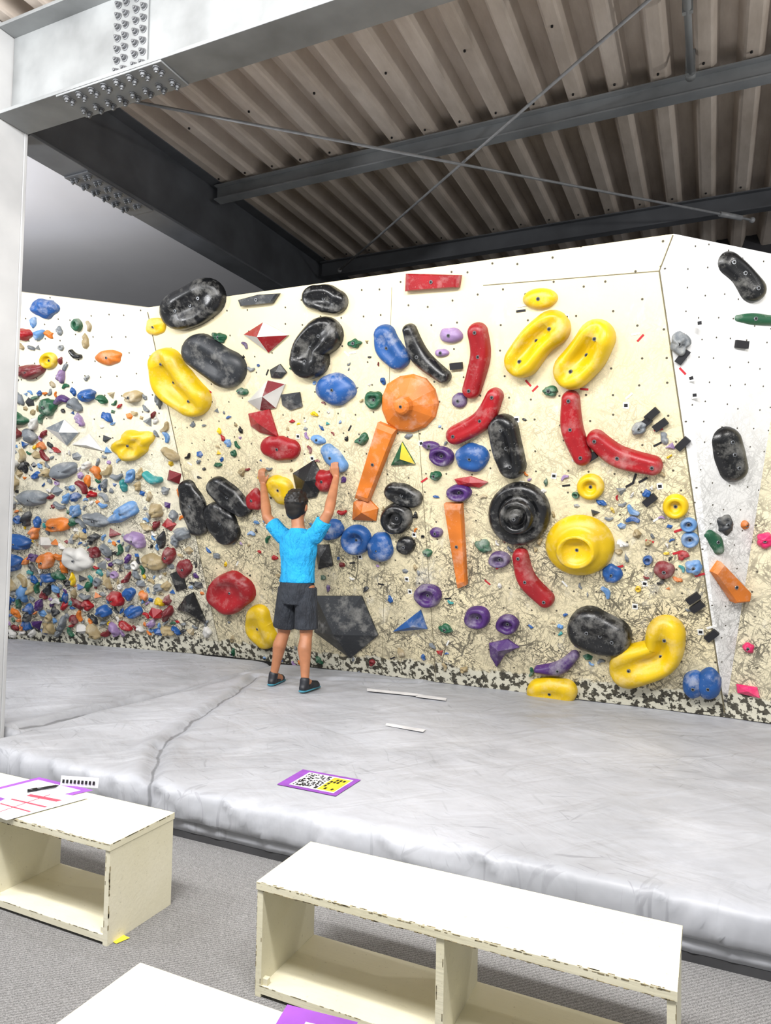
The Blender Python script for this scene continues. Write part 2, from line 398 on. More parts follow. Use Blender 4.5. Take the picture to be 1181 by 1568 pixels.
# orange
R_('M','orange',.17,628,617,44,45,0,CONE,.03,13,False)
B_('M','orange',.08,[(583,645),(611,656),(568,766),(548,760)],.12)
P_('M','orange',.10,[(543,768),(560,757),(580,778),(577,797),(541,795)],(562,780))
B_('M','orange',.07,[(683,769),(710,769),(717,893),(704,898)],.12)
B_('R','orange',.09,[(1095,857),(1141,905),(1139,918),(1117,920),(1083,873)],.12)
R_('L','orange',.06,168,547,19,11,0,DOME,.15)
for a in ((677,698,20,15,20),(660,682,14,7,10),(704,613,12,12,0),(704,754,19,13,0),(656,911,22,18,10),(732,945,20,17,0),(778,955,18,14,0),(766,856,17,12,0),(669,815,10,8,0)):
    R_('M','purple',.07 if a[2]>15 else .045,*a,DONUT if a[2]>16 else DOME,.05)
P_('M','purple',.09,[(750,984),(778,978),(796,990),(775,1000),(762,1020),(752,1004)],(768,990))
S_('M','purple',.07,[(824,1023,5),(857,1022,11),(880,1003,8)],0,1)
R_('M','lpurple',.06,691,513,18,12,5,DOME,.08); R_('M','lpurple',.04,677,540,11,6,0,DOME,.08)
for a in ((544,525,10,7,0),(338,516,11,7,30),(842,598,15,8,5),(371,600,8,6,0),(555,673,12,7,-40),(740,835,15,9,30),(667,728,10,7,20),(655,846,7,6,0),(683,962,12,6,20)):
    R_('M','green',.045,*a,DOME,.25)
R_('M','green',.05,573,612,14,14,0,DONUT,.1)
P_('M','green',.07,[(600,712),(617,676),(637,710)],(618,700),'green_climbing_volume','yellow')
S_('R','green',.05,[(1125,488,7),(1150,489,10),(1182,491,8)],0,1)
S_('R','green',.06,[(1083,818,9),(1092,828,12),(1097,840,9)],0,1)
R_('S','pink',.06,1172,827,14,11,0,DOME,.2); R_('S','pink',.05,1146,992,10,8,0,DOME,.2)
P_('S','pink',.06,[(1128,1047),(1160,1052),(1164,1068),(1130,1060)],(1146,1055))
R_('M','grey',.07,1042,526,15,17,0,DOME,.25)
R_('M','grey',.06,980,655,13,9,-30,DOME,.2)
R_('R','dgrey',.06,1107,802,14,17,0,DOME,.2)
R_('R','orange',.04,1139,803,6,7,0,DOME,.1)
# distinct left-wall pieces
P_('L','white',.08,[(72,655),(100,642),(122,662),(104,682)],(98,660),'white_climbing_volume','grey')
P_('L','white',.06,[(112,680),(138,664),(160,690)],(138,680),'white_climbing_volume')
P_('L','black',.12,[(286,912),(297,906),(318,955),(300,945),(272,932)],(296,930))
P_('L','black',.08,[(262,878),(278,872),(287,900),(272,905)],(272,890))
for mt_,a in (('white',(120,855,22,18,40)),('orange',(90,803,18,10,0)),('blue',(18,862,18,12,10)),('lblue',(192,783,24,12,-25)),('grey',(52,762,22,11,5)),('dred',(48,568,22,11,-15)),('red',(37,512,12,9,0)),('orange',(72,858,12,12,0)),
              ('lpurple',(210,825,18,10,30)),('grey',(150,795,20,10,20)),('blue',(205,936,12,9,0)),('green',(75,622,12,14,0)),('red',(178,915,14,9,30)),('tan',(235,860,18,12,10)),('dred',(260,850,9,12,0)),('blue',(160,935,12,9,0)),('blue',(30,830,20,10,15)),('grey',(100,720,20,11,-10)),('green',(28,640,16,9,20)),('tan',(205,607,13,9,0)),('blue',(135,605,12,9,0)),('dred',(20,660,14,10,30))):
    R_('L',mt_,.10,*a,DOME,.2)

# ---------------------------------------------------------------- small holds
def free(fr,u,v,r,k=.8):
    for (f,a,b,R) in BIG:
        if f==fr and math.hypot(a-u,b-v)<(R*k+r): return False
    return True
ident=lambda x,y:(x,y)
def small(m,u,v,r,mi):
    t=random.random(); a=random.random()*6.28; sd=random.random()*50
    if t<.52: V,Fc=lathe(ident,u,v,r,r*random.uniform(.35,.8),a,[(1,0),(.97,.45),(.8,.8),(.5,.97),(.2,1)],r*random.uniform(.6,1.),.36,sd,13); s=True
    elif t<.74:
        d=Vector((math.cos(a),math.sin(a)));p=Vector((-d.y,d.x))*r*.35
        V,Fc=sweep(ident,[(u-d.x*r*.8,v-d.y*r*.8,r*.3),(u+p.x,v+p.y,r*.45),(u+d.x*r*.8,v+d.y*r*.8,r*.3)],r*.8,random.choice((0,.5)),6,6); s=True
    elif t<.79: V,Fc=lathe(ident,u,v,r*.8,r*.7,a,[(1,0),(.95,.6),(.7,1),(.45,.6),(.3,.3)],r*.9,.08,sd,12); s=True
    else:
        k=random.choice((3,3,4,5)); o=[Vector((u+r*1.1*math.cos(a+6.283*i/k)*random.uniform(.8,1.1),v+r*.8*math.sin(a+6.283*i/k),0)) for i in range(k)]
        V=o+[Vector((u+random.uniform(-.2,.2)*r,v+random.uniform(-.2,.2)*r,r*.8))]; Fc=[(i,(i+1)%k,k) for i in range(k)]; s=False
    m.add(V,Fc,mi,s)
def pick(cols): return KEYS.index(random.choice(cols))
allc=['red','dred','blue','blue','lblue','orange','orange','purple','green','green','white','grey','grey','tan','black','dgrey','teal','dred','yellow','dgrey','tan','blue','lpurple','grey','white','grey','tan','lblue','grey','tan']
placed=[]
def scatter(fr,region,num,rmin,rmax,cols,m,prob=None,ov=.85):
    f=FR_[fr]; c=0; tr=0
    while c<num and tr<num*60:
        tr+=1; x=random.uniform(region[0],region[2]); y=random.uniform(region[1],region[3])
        if prob and random.random()>prob(x,y): continue
        u,v=f.hit(x,y); r=rmin+(rmax-rmin)*random.random()**1.6
        if not free(fr,u,v,r): continue
        if any(q[0]==fr and math.hypot(q[1]-u,q[2]-v)<(q[3]+r)*ov for q in placed): continue
        placed.append((fr,u,v,r)); small(m,u,v,r,pick(cols)); c+=1
def crease_x(y): return 340-(1004-y)*115/533
mL=M()
pr=lambda x,y: 0 if x>crease_x(y)-10 else (1 if x<60+(y-600)*.75+30 else .10)
scatter('L',(-60,610,335,970),240,.06,.105,allc,mL,pr,.8)
scatter('L',(-60,600,335,970),300,.03,.06,allc,mL,pr,.8)
scatter('L',(10,490,150,620),26,.04,.08,allc,mL,lambda x,y:1 if x<130-(620-y)*.5 else .1)
mL.obj('small_climbing_holds',[MB[k] for k in KEYS],FL.mat())
mM=M()
scatter('M',(270,640,1100,1030),170,.02,.05,allc+['black','grey','tan'],mM,lambda x,y:0 if x<crease_x(y)+14 or x>1030+(y-640)*.12 else (.8 if 640<y<900 else .5))
scatter('M',(280,500,760,680),30,.018,.04,allc,mM)
mM.obj('small_climbing_holds',[MB[k] for k in KEYS],FM.mat())
mt=M();mtS=M()
def bar(x,y,l,w,ang,mi,h=.02,fr='M'):
    f=FR_[fr]; u,v=f.hit(x,y); a=math.radians(ang)
    Mx=Matrix.Translation((u,v,0))@Matrix.Rotation(a,4,'Z'); (mt if fr=='M' else mtS).box((-l/2,-w/2,-.002),(l/2,w/2,h),mi,Mx)
bk,wh,rd,og=0,1,2,3
for (x,y,an) in ((999,634,40),(988,648,40),(1046,546,50),(1046,679,45),(996,765,40),(1062,915,40),(1090,972,45),(700,560,0),(1068,928,40),(1012,650,35),(905,700,30)):
    bar(x,y,.10,.05,an,bk,.03)
for i in range(110):
    x=random.uniform(285,1075);y=random.uniform(470,1030)
    u,v=FM.hit(x,y)
    if x<crease_x(y)+14 or not free('M',u,v,.02,.75): continue
    if i%2: bar(x,y,.040,.045,random.uniform(-15,15),wh,.003); bar(x,y,.025,.022,random.uniform(-15,15),bk,.004)
    else: bar(x,y,.06,.014,random.uniform(-60,60),random.choice((bk,wh,rd)),.003)
for (x,y,an,c) in ((965,742,30,bk),(972,732,70,bk),(985,735,30,bk),(948,868,20,rd),(1040,812,20,rd),(1038,846,20,rd),(1072,880,20,rd),(765,868,30,rd),(735,740,30,rd),(880,700,60,wh),(800,468,0,wh),(798,476,0,bk),(540,540,0,wh),(395,508,0,wh),(650,735,30,rd),(1090,960,20,wh)):
    bar(x,y,.07,.016,an,c,.004)
tg=[simple('tag_black','#15151a',.6),simple('tag_white','#dededa',.6),simple('tag_red','#b5202a',.6),simple('tag_orange','#ee7a25',.6)]
mt.obj('route_tags',tg,FM.mat())
for (x,y,an) in ((1092,432,80),(1097,438,50),(1130,540,70),(1135,545,120),(1127,748,60),(1131,750,110)): bar(x,y,.12,.02,an,3,.006,'R')
bar(1130,528,.1,.05,0,0,.05,'R')
mtS.obj('orange_route_tape',tg,FR.mat())

# ---------------------------------------------------------------- floor, back wall
k=NT('carpet_grey'); o=k.tc.outputs['Object']
w=k.n('ShaderNodeTexWave'); w.inputs['Scale'].default_value=22; w.inputs['Distortion'].default_value=6; w.inputs['Detail'].default_value=3; w.inputs['Detail Scale'].default_value=6
k.l(k.mapping((0,0,.8)),w.inputs['Vector'])
f1=k.ramp(k.noise(o,220,2),.3,.7); f2=k.math('MULTIPLY',f1,.6); f3=k.math('ADD',f2,k.math('MULTIPLY',w.outputs['Fac'],.4))
k.col(k.mix(f3,lin('#4c4b4a'),lin('#9a9998'))); k.b.inputs['Roughness'].default_value=.95; k.bump(f3,.6,.004)
m=M(); m.box((-10.5,-4,-.1),(4.5,9,0)); m.obj('floor',[k.m])
m=M(); m.box((-10.5,8.6,0),(4.5,8.8,5.05)); m.obj('wall_rear',[simple('rear_wall_shade','#3c3c40',.9,.08)])  # dark colour stands in for the shade behind the climbing wall

# ---------------------------------------------------------------- crash mats
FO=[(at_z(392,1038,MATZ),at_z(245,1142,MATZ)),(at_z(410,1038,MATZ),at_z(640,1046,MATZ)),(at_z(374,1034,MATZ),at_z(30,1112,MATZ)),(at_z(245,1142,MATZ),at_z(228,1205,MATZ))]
k=NT('mat_vinyl_grey'); o=k.tc.outputs['Object']
big=k.ramp(k.noise(o,.8,5,.6),.35,.7)
base=k.mix(big,lin('#999ba0'),lin('#b1b3b9'))
tot=None
for i,(a,sx,sy) in enumerate(((.3,30,2.4),(-.6,34,2.8),(1.2,30,2.8),(2.,40,5),(-1.3,36,4))):
    d=k.noise(k.mapping((0,0,a),(sx,sy,1),loc=(i*3.3,i*5.7,0)),1.,2.5,.5,.4); s_=k.ramp(d,.66,.69); tot=s_ if tot is None else k.math('MAXIMUM',tot,s_)
sc=k.math('MULTIPLY',tot,k.ramp(k.noise(o,2.3,3),.42,.66,0,.36))
base=k.mix(sc,base,lin('#5c5d62'))
st=k.ramp(k.noise(o,1.4,6,.7),.52,.78,0,.35); base=k.mix(st,base,lin('#cfd1d6'))
dr=k.ramp(k.noise(k.mapping(sc=(1,1,1),loc=(4,9,0)),2.2,6,.72),.54,.74,0,.34); base=k.mix(dr,base,lin('#7d7f84'))
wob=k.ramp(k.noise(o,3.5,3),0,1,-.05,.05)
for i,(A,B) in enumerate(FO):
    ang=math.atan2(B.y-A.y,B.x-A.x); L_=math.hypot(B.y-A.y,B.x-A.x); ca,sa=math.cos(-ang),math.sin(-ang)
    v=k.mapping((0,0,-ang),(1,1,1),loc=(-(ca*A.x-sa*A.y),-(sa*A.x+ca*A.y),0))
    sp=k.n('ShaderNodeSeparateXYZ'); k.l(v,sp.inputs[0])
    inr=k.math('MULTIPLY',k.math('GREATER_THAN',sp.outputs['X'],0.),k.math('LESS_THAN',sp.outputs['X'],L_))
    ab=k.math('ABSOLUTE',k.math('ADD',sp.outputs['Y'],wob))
    core=k.math('MULTIPLY',k.ramp(ab,.012,.005,0,.55),inr); soft=k.math('MULTIPLY',k.ramp(ab,.13,.0,0,.32),inr)  # groove shade painted as dark seam lines, plus a wider soft grime band
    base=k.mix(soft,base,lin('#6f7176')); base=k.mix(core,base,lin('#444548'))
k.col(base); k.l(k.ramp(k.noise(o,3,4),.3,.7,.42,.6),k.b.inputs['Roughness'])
wr1=k.noise(k.mapping((0,0,.5),(1.4,3.0,1)),1.1,4,.5,.6); wr2=k.noise(k.mapping((0,0,-.8),(1.1,3.4,1),loc=(3,3,0)),1.2,3,.5,.8)
k.bump(k.math('ADD',wr1,wr2),.55,.045)
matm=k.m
PC=at_z(489,1198,MATZ)
def segd(p,a,b):
    ab=Vector((b.x-a.x,b.y-a.y)); ap=Vector((p[0]-a.x,p[1]-a.y)); t=max(0,min(1,ap.dot(ab)/ab.dot(ab))); return (ap-ab*t).length
basem=simple('mat_base_dark','#3b3b3d',.8)
def crashmat(name,x0,x1,yf,yb):
    m=M(); prof=[(yf+.045,0),(yf+.045,.03),(yf+.02,.036),(yf+.012,.06),(yf+.012,.088),(yf+.022,.095),(yf+.0,.100),(yf-.012,.115),(yf-.016,.145),(yf-.014,.18),(yf-.008,.212),(yf+.001,.232),(yf+.018,.245),(yf+.045,.249)]
    y=yf+.08
    while y<yb: prof.append((y,.25)); y+=.035
    prof.append((yb,.25)); prof.append((yb,0))
    nx=int((x1-x0)/.022); V=[]
    for i in range(nx+1):
        X=x0+(x1-x0)*i/nx
        for j,(Y,Z) in enumerate(prof):
            e=min(X-x0,x1-X); ed=-.05*math.exp(-(e/.035)) if Z>.12 else 0
            nz=0;ny=0
            if 2<=j<=20:
                q=X*2.6+Z*3.5+.6*noise.noise(Vector((X*1.7,Z*6,0))); rd_=1-abs(noise.noise(Vector((q,Z*2.5,1.7))))*5.
                wv=max(0,rd_)**2*1.2+.30*noise.noise(Vector((X*9,Z*8,4)))
                k_=max(0,1-abs(j-10.5)/11); ny=-.022*wv*k_; nz=.010*wv*k_*(1 if j>9 else .15)
            if 6<=j<=12: nz+=.010*noise.noise(Vector((X*.9,0,8)))-.003
            if Z>=.24:
                fl=min(1,max(0,((Vector((X-PC.x,Y-PC.y))).length-.22)/.3))
                nz+=fl*(.012*noise.noise(Vector((X*1.1,Y*1.5,0)))+.004*noise.noise(Vector((X*4+Y*2,Y*2-X,2))))
                rg=1-abs(noise.noise(Vector((X*1.1+Y*.6,Y*1.6-X*.4,6))))*5; nz+=fl*.006*max(0,rg)
                for a,b in FO:
                    dd=segd((X,Y),a,b); nz+=-.022*math.exp(-(dd/.03)**2)+.013*math.exp(-((dd-.09)/.05)**2)
            V.append((X,Y+ny,Z+nz+ed))
    c=len(prof);Fc=[(i*c+j,(i+1)*c+j,(i+1)*c+j+1,i*c+j+1) for i in range(nx) for j in range(c-1)]
    m.add(V,Fc,0,True); m.f+= [tuple(reversed(range(c))),tuple(nx*c+j for j in range(c))]; m.m+=[0,0]; m.s+=[False,False]
    m.add([(x0,yf+.02,.0),(x1,yf+.02,.0),(x1,yf+.02,.034),(x0,yf+.02,.034)],[(0,1,2,3)],1,False)
    return m.obj(name,[matm,basem],weld='n')
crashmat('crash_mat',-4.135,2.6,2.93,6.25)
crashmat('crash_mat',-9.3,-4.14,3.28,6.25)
m=M()
for q in (((592,1107),(652,1117),(648,1121),(590,1111)),((562,1054),(640,1062),(640,1066),(562,1058)),((636,1062),(684,1069),(683,1073),(637,1067))):
    m.add([at_z(*p,MATZ+.012) for p in q],[(0,1,2,3)],0,False)
m.obj('mat_repair_tape',[simple('tape_white','#d6d6d8',.4)])
m=M(); a,b,c_,d=[at_z(*p,MATZ+.004) for p in ((424,1201),(464,1178),(553,1194),(514,1219))]
def bl(s,t,h=0): return (a.lerp(d,s)).lerp(b.lerp(c_,s),t)+Vector((0,0,h))
def cell(s0,s1,t0,t1,h,mi): m.add([bl(s0,t0,h),bl(s1,t0,h),bl(s1,t1,h),bl(s0,t1,h)],[(0,1,2,3)],mi,False)
cell(0,1,0,1,0,0); cell(.16,.92,.1,.9,.001,1); cell(.62,.9,.15,.85,.0015,3)
for i in range(17):
    for j in range(17):
        if random.random()<.5: s0=.2+.4*i/17;t0=.15+.7*j/17; cell(s0,s0+.4/17,t0,t0+.7/17,.002,2)
for i in range(4):
    for j in range(5):
        if random.random()<.7: s0=.65+.22*i/4;t0=.2+.6*j/5; cell(s0,s0+.035,t0,t0+.09,.0025,2)
pm=[simple('print_purple','#8f4bb0',.5),simple('print_white','#d8d7dc',.5),simple('print_black','#101010',.5),simple('print_yellow','#d9c534',.5)]
m.obj('paper_notice',pm)

# ---------------------------------------------------------------- benches
k=NT('bench_paint_cream'); o=k.tc.outputs['Object']
base=k.mix(k.ramp(k.noise(o,2,5,.6),.3,.7),lin('#d3cdb0'),lin('#dfdac4'))
ch=k.ramp(k.noise(k.mapping(sc=(5,20,20)),1.5,6,.78),.62,.70,0,.4)
base=k.mix(ch,base,lin('#a9a188')); 
ln=k.ramp(k.noise(o,60,5,.8),.63,.68,0,.5); base=k.mix(ln,base,lin('#8a8166'))
k.col(base); k.b.inputs['Roughness'].default_value=.5; k.bump(k.noise(k.mapping(sc=(4,40,40)),2,4),.2,.005)
bm_=k.m; ply=simple('worn_edge','#8b7f60',.7,.35,45)
def bench(x0,x1,y0,y1,h=.38):
    t=.026; m=M(); cx,cy=(x0+x1)/2,(y0+y1)/2; L=(x1-x0)/2;W=(y1-y0)/2
    m.box((-L,-W,h-t),(L,W,h)); 
    m.box((-L+.003,-W+.004,.0),(-L+t,W-.004,h-t)); m.box((L-t,-W+.004,.0),(L-.003,W-.004,h-t))
    m.box((-L+t,-W+.004,.012),(L-t,W-.004,.012+t)); m.box((-t/2,-W+.006,.012+t),(t/2,W-.006,h-t))
    m.box((-L+t,W-.03,h-t-.05),(-t/2,W-.012,h-t)); m.box((t/2,W-.03,h-t-.05),(L-t,W-.012,h-t))
    for sx in (-L+t,L-t-.02,-t/2-.02,t/2): m.box((sx,-W+.012,.038),(sx+.02,-W+.03,.06))
    for i in range(170):
        x=random.uniform(-L,L); l=random.uniform(.004,.025); zz=random.choice((h-.0015,h-t+.001,h-.003,h-t+.002))
        m.box((x,-W-.0008,zz-random.uniform(.001,.004)),(min(L,x+l),-W+.003,zz),1)
    for i in range(60):
        x=random.uniform(-L,L-.03); m.box((x,-W+.0005,h-.001),(x+random.uniform(.004,.02),-W+random.uniform(.003,.006),h+.0006),1)
        x=random.uniform(-L,L-.03); m.box((x,-W+.0032,.037),(x+random.uniform(.005,.02),-W+.005,.0385),1)
    for sxx in (-L,L):
        for i in range(34):
            y=random.uniform(-W,W-.03); l=random.uniform(.004,.02); m.box((sxx-.0008,y,h-.004),(sxx+.0008,y+l,h-.0005),1)
        for i in range(16):
            z=random.uniform(.02,h-.05); l=random.uniform(.004,.02); s2=-1 if sxx>0 else 1; xx=sxx+s2*.0028
            m.box((xx-.0008,-W+.0035,z),(xx+.0008,-W+random.uniform(.006,.010),z+l),1)
    for xx in (-L+t/2,0,L-t/2):
        for i in range(7):
            z=random.uniform(.04,h-.06); o_x=random.choice((-.011,.008)); m.box((xx+o_x,-W+.0034 if xx else -W+.0054,z),(xx+o_x+.003,-W+.008,z+random.uniform(.006,.025)),1)
    return bevel(m.obj('wooden_bench',[bm_,ply],Matrix.Translation((cx,cy,0)),weld=False),.003)
bench(-1.405,-.08,2.065,2.425); bench(-3.385,-2.06,2.055,2.41); bench(-1.42,-.10,1.17,1.54)
def sheet(name,quad,z,mats,inner=None):
    global a,b,c_,d,m
    m=M(); a,b,c_,d=[at_z(*p,z) for p in quad]
    cell(0,1,0,1,0,0)
    if inner: 
        for q in inner: cell(*q)
    return m.obj(name,mats)
sheet('paper_notice',((380,1640),(440,1538),(548,1565),(520,1660)),.382,pm,[(.35,.8,.1,.8,.0008,1),(.4,.75,.3,.7,.0012,2)])
wp=simple('paper_white','#dcdce2',.6,.04); rp=simple('print_red','#d0455a',.6)
sheet('score_sheet',((-40,1215),(60,1190),(143,1210),(30,1236)),.382,[pm[0],wp,rp,rp],[(.1,.9,.1,.9,.0008,1)])
sheet('score_sheet',((-30,1240),(45,1207),(135,1222),(10,1256)),.385,[wp,rp,rp,rp],[(.2,.8,.72,.8,.0008,1),(.1,.9,.5,.54,.0008,1),(.1,.9,.3,.33,.0008,1),(.45,.47,.1,.9,.001,1)])
m=M(); p0=at_z(42,1211,.392);p1=at_z(90,1203,.392); dv=p1-p0
m.cyl(p0,dv*.9,.006,0,10); m.cyl(p0+dv*.9,dv*.1,.006,0,10,.0015); m.cyl(p0,dv*.3,.0075,0,10)
m.obj('marker_pen',[simple('pen_black','#101012',.3)])
m=M(); p0=at_z(92,1203,.38);p1=at_z(150,1207,.38); hgt=Vector((0,.005,.045))
m.add([p0,p1,p1+hgt,p0+hgt],[(0,1,2,3)],0,False)
for i in range(9):
    s=.06+i*.1; q0=p0.lerp(p1,s)+Vector((0,-.002,.014)); q1=p0.lerp(p1,s+.06)+Vector((0,-.002,.014)); m.add([q0,q1,q1+hgt*.35,q0+hgt*.35],[(0,1,2,3)],1,False)
m.obj('table_sign',[wp,pm[2]])
m=M(); q=[at_z(*p,.003) for p in ((164,1437),(184,1429),(199,1436),(178,1445))]; m.add(q,[(0,1,2,3)],0,False); m.obj('floor_tape',[simple('tape_yellow','#e8d23a',.5)])

# ---------------------------------------------------------------- steel structure
steel=simple('steel_paint_light','#828586',.5,.16,3); pur=simple('steel_paint_mid','#85898c',.55,.14,3); dark=simple('steel_paint_dark','#5a5d62',.55,.15,3)
k=NT('column_paint'); o=k.tc.outputs['Object']
b0=k.mix(k.ramp(k.noise(o,2,4),.3,.7),lin('#a4a5a6'),lin('#bebfbf')); k.col(k.mix(k.ramp(k.noise(k.mapping(sc=(6,6,2)),1.,5,.7),.62,.74,0,.45),b0,lin('#857b6a'))); k.b.inputs['Roughness'].default_value=.5
colm=k.m
XC=-4.16
m=M(); m.box((XC-.35,2.86,0),(XC,2.885,4.83)); m.box((XC-.35,3.185,0),(XC,3.21,4.83)); m.box((XC-.024,2.885,0),(XC-.005,3.185,4.83)); m.box((XC-.35,2.885,0),(XC-.33,3.185,4.83))
bevel(m.obj('steel_column',[colm]),.004)
def ibeam(m,axis,c,z0,z1,fw,a,b,tf=.022,tw=.012,mi=0):
    def bx(p0,p1,q0,q1,zz0,zz1):
        if axis=='x': m.box((p0,q0,zz0),(p1,q1,zz1),mi)
        else: m.box((q0,p0,zz0),(q1,p1,zz1),mi)
    bx(a,b,c-fw/2,c+fw/2,z0,z0+tf); bx(a,b,c-fw/2,c+fw/2,z1-tf,z1); bx(a,b,c-tw/2,c+tw/2,z0+tf,z1-tf)
def bolt(m,p,d,mi=1):
    p=Vector(p);d=Vector(d); m.cyl(p,d*.006,.022,mi,14); m.cyl(p+d*.006,d*.016,.016,mi,6,None,False); m.cyl(p+d*.022,d*.010,.009,mi,8)
m=M(); ibeam(m,'x',3.085,4.20,4.80,.24,XC,3.2)
m.box((-3.62,2.968,4.188),(-2.80,3.202,4.20)); m.box((-3.27,3.067,4.26),(-3.0,3.079,4.74))
for i in range(8):
    for yy in (3.0,3.04,3.13,3.17): bolt(m,(-3.56+i*.1,yy,4.188),(0,0,-1))
for i in range(7):
    for xx in (-3.23,-3.17,-3.09,-3.03): bolt(m,(xx,3.067,4.30+i*.068),(0,-1,0))
bevel(m.obj('steel_girder',[steel,simple('bolt_galv','#686a6d',.45,.1,30,.3)]),.003)
m=M(); ibeam(m,'y',-4.27,4.20,4.84,.25,3.215,8.58)
for s0 in (3.75,7.4):
    m.box((-4.39,s0-.05,4.188),(-4.15,s0+.62,4.20))
    for i in range(6):
        for xx in (-4.355,-4.315,-4.225,-4.185): bolt(m,(xx,s0+i*.1,4.188),(0,0,-1))
bevel(m.obj('steel_roof_beam',[dark,simple('bolt_dark','#6d7074',.45,.1,30,.5)]),.003)
for Y,mt_,z0 in ((5.24,pur,4.66),(7.2,dark,4.62)):
    m=M(); ibeam(m,'x',Y,z0,4.80,.10,-4.2,3.2,.012,.008)
    m.obj('steel_purlin',[mt_])
def rod(name,p,q,r,tb=None):
    m=M(); p=Vector(p);q=Vector(q); m.cyl(p,q-p,r,0,10)
    if tb:
        for t in tb: c=p.lerp(q,t); d=(q-p).normalized(); m.cyl(c-d*.12,d*.24,r*2.2,0,10)
    for e_ in (p,q): m.ball(e_,r*2.5,0,(1,1,1),6,10)
    m.obj(name,[simple('rod_steel_'+name,'#a0a2a5',.4,.1,20,.1)])
rod('bracing_rod',at_z(520,414,4.58),at_z(1010,-14,4.58),.011)
rod('bracing_rod',at_z(188,152,4.55),at_z(1152,337,4.55),.011,(.955,))
m=M(); p=at_z(1058,118,4.70); p2=Vector((p.x,3.4,4.70))
m.cyl(p,p2-p,.022,0,12); m.cyl(p,Vector((0,-.06,0)),.034,0,12)
for yy in (3.8,4.4,5.0): m.box((p.x-.03,yy,4.68),(p.x+.03,yy+.03,4.84))
m.obj('conduit_pipe',[steel])
dk=NT('deck_grey'); o=dk.tc.outputs['Object']
dk.col(dk.mix(dk.ramp(dk.noise(dk.mapping(sc=(3,.8,1)),1.5,5,.65),.35,.7),lin('#b3a79b'),lin('#d4c9be'))); dk.b.inputs['Roughness'].default_value=.55
m=M(); pitch=.29; x=-4.55; V=[];Y0,Y1=-3.5,8.7
xs=[]
while x<3.6:
    xs+=[(x,4.95),(x+.055,4.955),(x+.095,4.835),(x+.11,4.825),(x+.185,4.825),(x+.20,4.835),(x+.24,4.955)]; x+=pitch
n_=len(xs)
for (X,Z) in xs: V+=[(X,Y0,Z),(X,Y1,Z)]
m.add(V,[(2*i,2*i+1,2*i+3,2*i+2) for i in range(n_-1)],0,False)
for yy in (5.24,7.2):
    for (X,Z) in xs[3::7]: m.cyl((X+.03,yy-.09,4.826),(0,0,-.012),.009,1,6)
for (X,Z) in xs[3::14]: m.cyl((X+.03,4.4,4.826),(0,0,-.012),.009,1,6)
m.box((-10.5,-3.5,5.0),(3.6,8.7,5.05),0)
m.obj('ceiling',[dk.m,hole_m])
m=M(); m.box((-10.5,-3.5,4.50),(-4.40,8.6,4.56)); m.obj('ceiling_left',[simple('ceiling_board_grey','#cfcfd4',.8,.03,1)])

# ---------------------------------------------------------------- climber
clb=bpy.data.objects.new('climber',None); bpy.context.collection.objects.link(clb)
skin=simple('skin','#a9714f',.5,.1,12); hair=simple('hair_black','#15120f',.5,.2,60); eyew=simple('eye_white','#f0eee8',.3); lip=simple('lips','#a05048',.5)
k=NT('shirt_cyan'); o=k.tc.outputs['Object']; k.col(k.mix(k.ramp(k.noise(o,5,3),.3,.7),lin('#0d86bf'),lin('#1ba6dc'))); k.b.inputs['Roughness'].default_value=.8
k.bump(k.noise(k.mapping(sc=(9,9,5)),1.4,4,.6),1.,.06); shirtm=k.m
k=NT('shorts_charcoal'); o=k.tc.outputs['Object']; k.col(k.mix(k.ramp(k.noise(o,7,3),.3,.7),lin('#1d2027'),lin('#333840'))); k.b.inputs['Roughness'].default_value=.85
k.bump(k.noise(k.mapping(sc=(12,12,4)),1.4,4,.6),1.,.06); shortm=k.m
def remesh(m,name,mats,vox,smooth=6,fac=.5):
    ob=m.obj('tmp_'+name,mats,weld=False)
    r=ob.modifiers.new('r','REMESH'); r.mode='VOXEL'; r.voxel_size=vox; r.use_smooth_shade=True
    s=ob.modifiers.new('s','SMOOTH'); s.iterations=smooth; s.factor=fac
    dg=bpy.context.evaluated_depsgraph_get(); me=bpy.data.meshes.new_from_object(ob.evaluated_get(dg)); me.name=name
    bpy.data.objects.remove(ob)
    me.materials.clear(); [me.materials.append(x) for x in mats]
    for p in me.polygons: p.use_smooth=True; p.material_index=0
    no=bpy.data.objects.new(name,me); bpy.context.collection.objects.link(no); no.parent=clb; return no
def loft(m,rings,n=24,mi=0):
    V=[];Fc=[]
    for (c,rx,ry) in rings:
        for j in range(n):
            t=2*math.pi*j/n; V.append(Vector(c)+Vector((rx*math.cos(t),ry*math.sin(t),0)))
    for i in range(len(rings)-1):
        for j in range(n): Fc.append((i*n+j,i*n+(j+1)%n,(i+1)*n+(j+1)%n,(i+1)*n+j))
    Fc.append(tuple(reversed(range(n)))); Fc.append(tuple((len(rings)-1)*n+j for j in range(n)))
    m.add(V,Fc,mi,True)
fL=at_z(419,1046,MATZ+.02); fR=at_z(467,1056,MATZ+.02); PY=(fL.y+fR.y)/2
hipL=at_Y(442,905,PY);hipR=at_Y(469,905,PY)
knL=at_Y(435,968,(PY+fL.y)/2+.03);knR=at_Y(469,972,(PY+fR.y)/2+.04)
anL=fL+Vector((-.0,0,.075)); anR=fR+Vector((0,0,.075))
pel=at_Y(455,898,PY); wa=at_Y(456,878,PY); ch=at_Y(457,845,PY+.01); sh=at_Y(457,822,PY+.01); nk=at_Y(457,806,PY+.01); hd=at_Y(455,775,PY+.02)
shL=at_Y(433,821,PY);shR=at_Y(483,821,PY)
hL=at_Y(403,742,FM.w(*FM.hit(403,742),.11).y+.02); hR=at_Y(515,731,FM.w(*FM.hit(515,731),.11).y+.02)
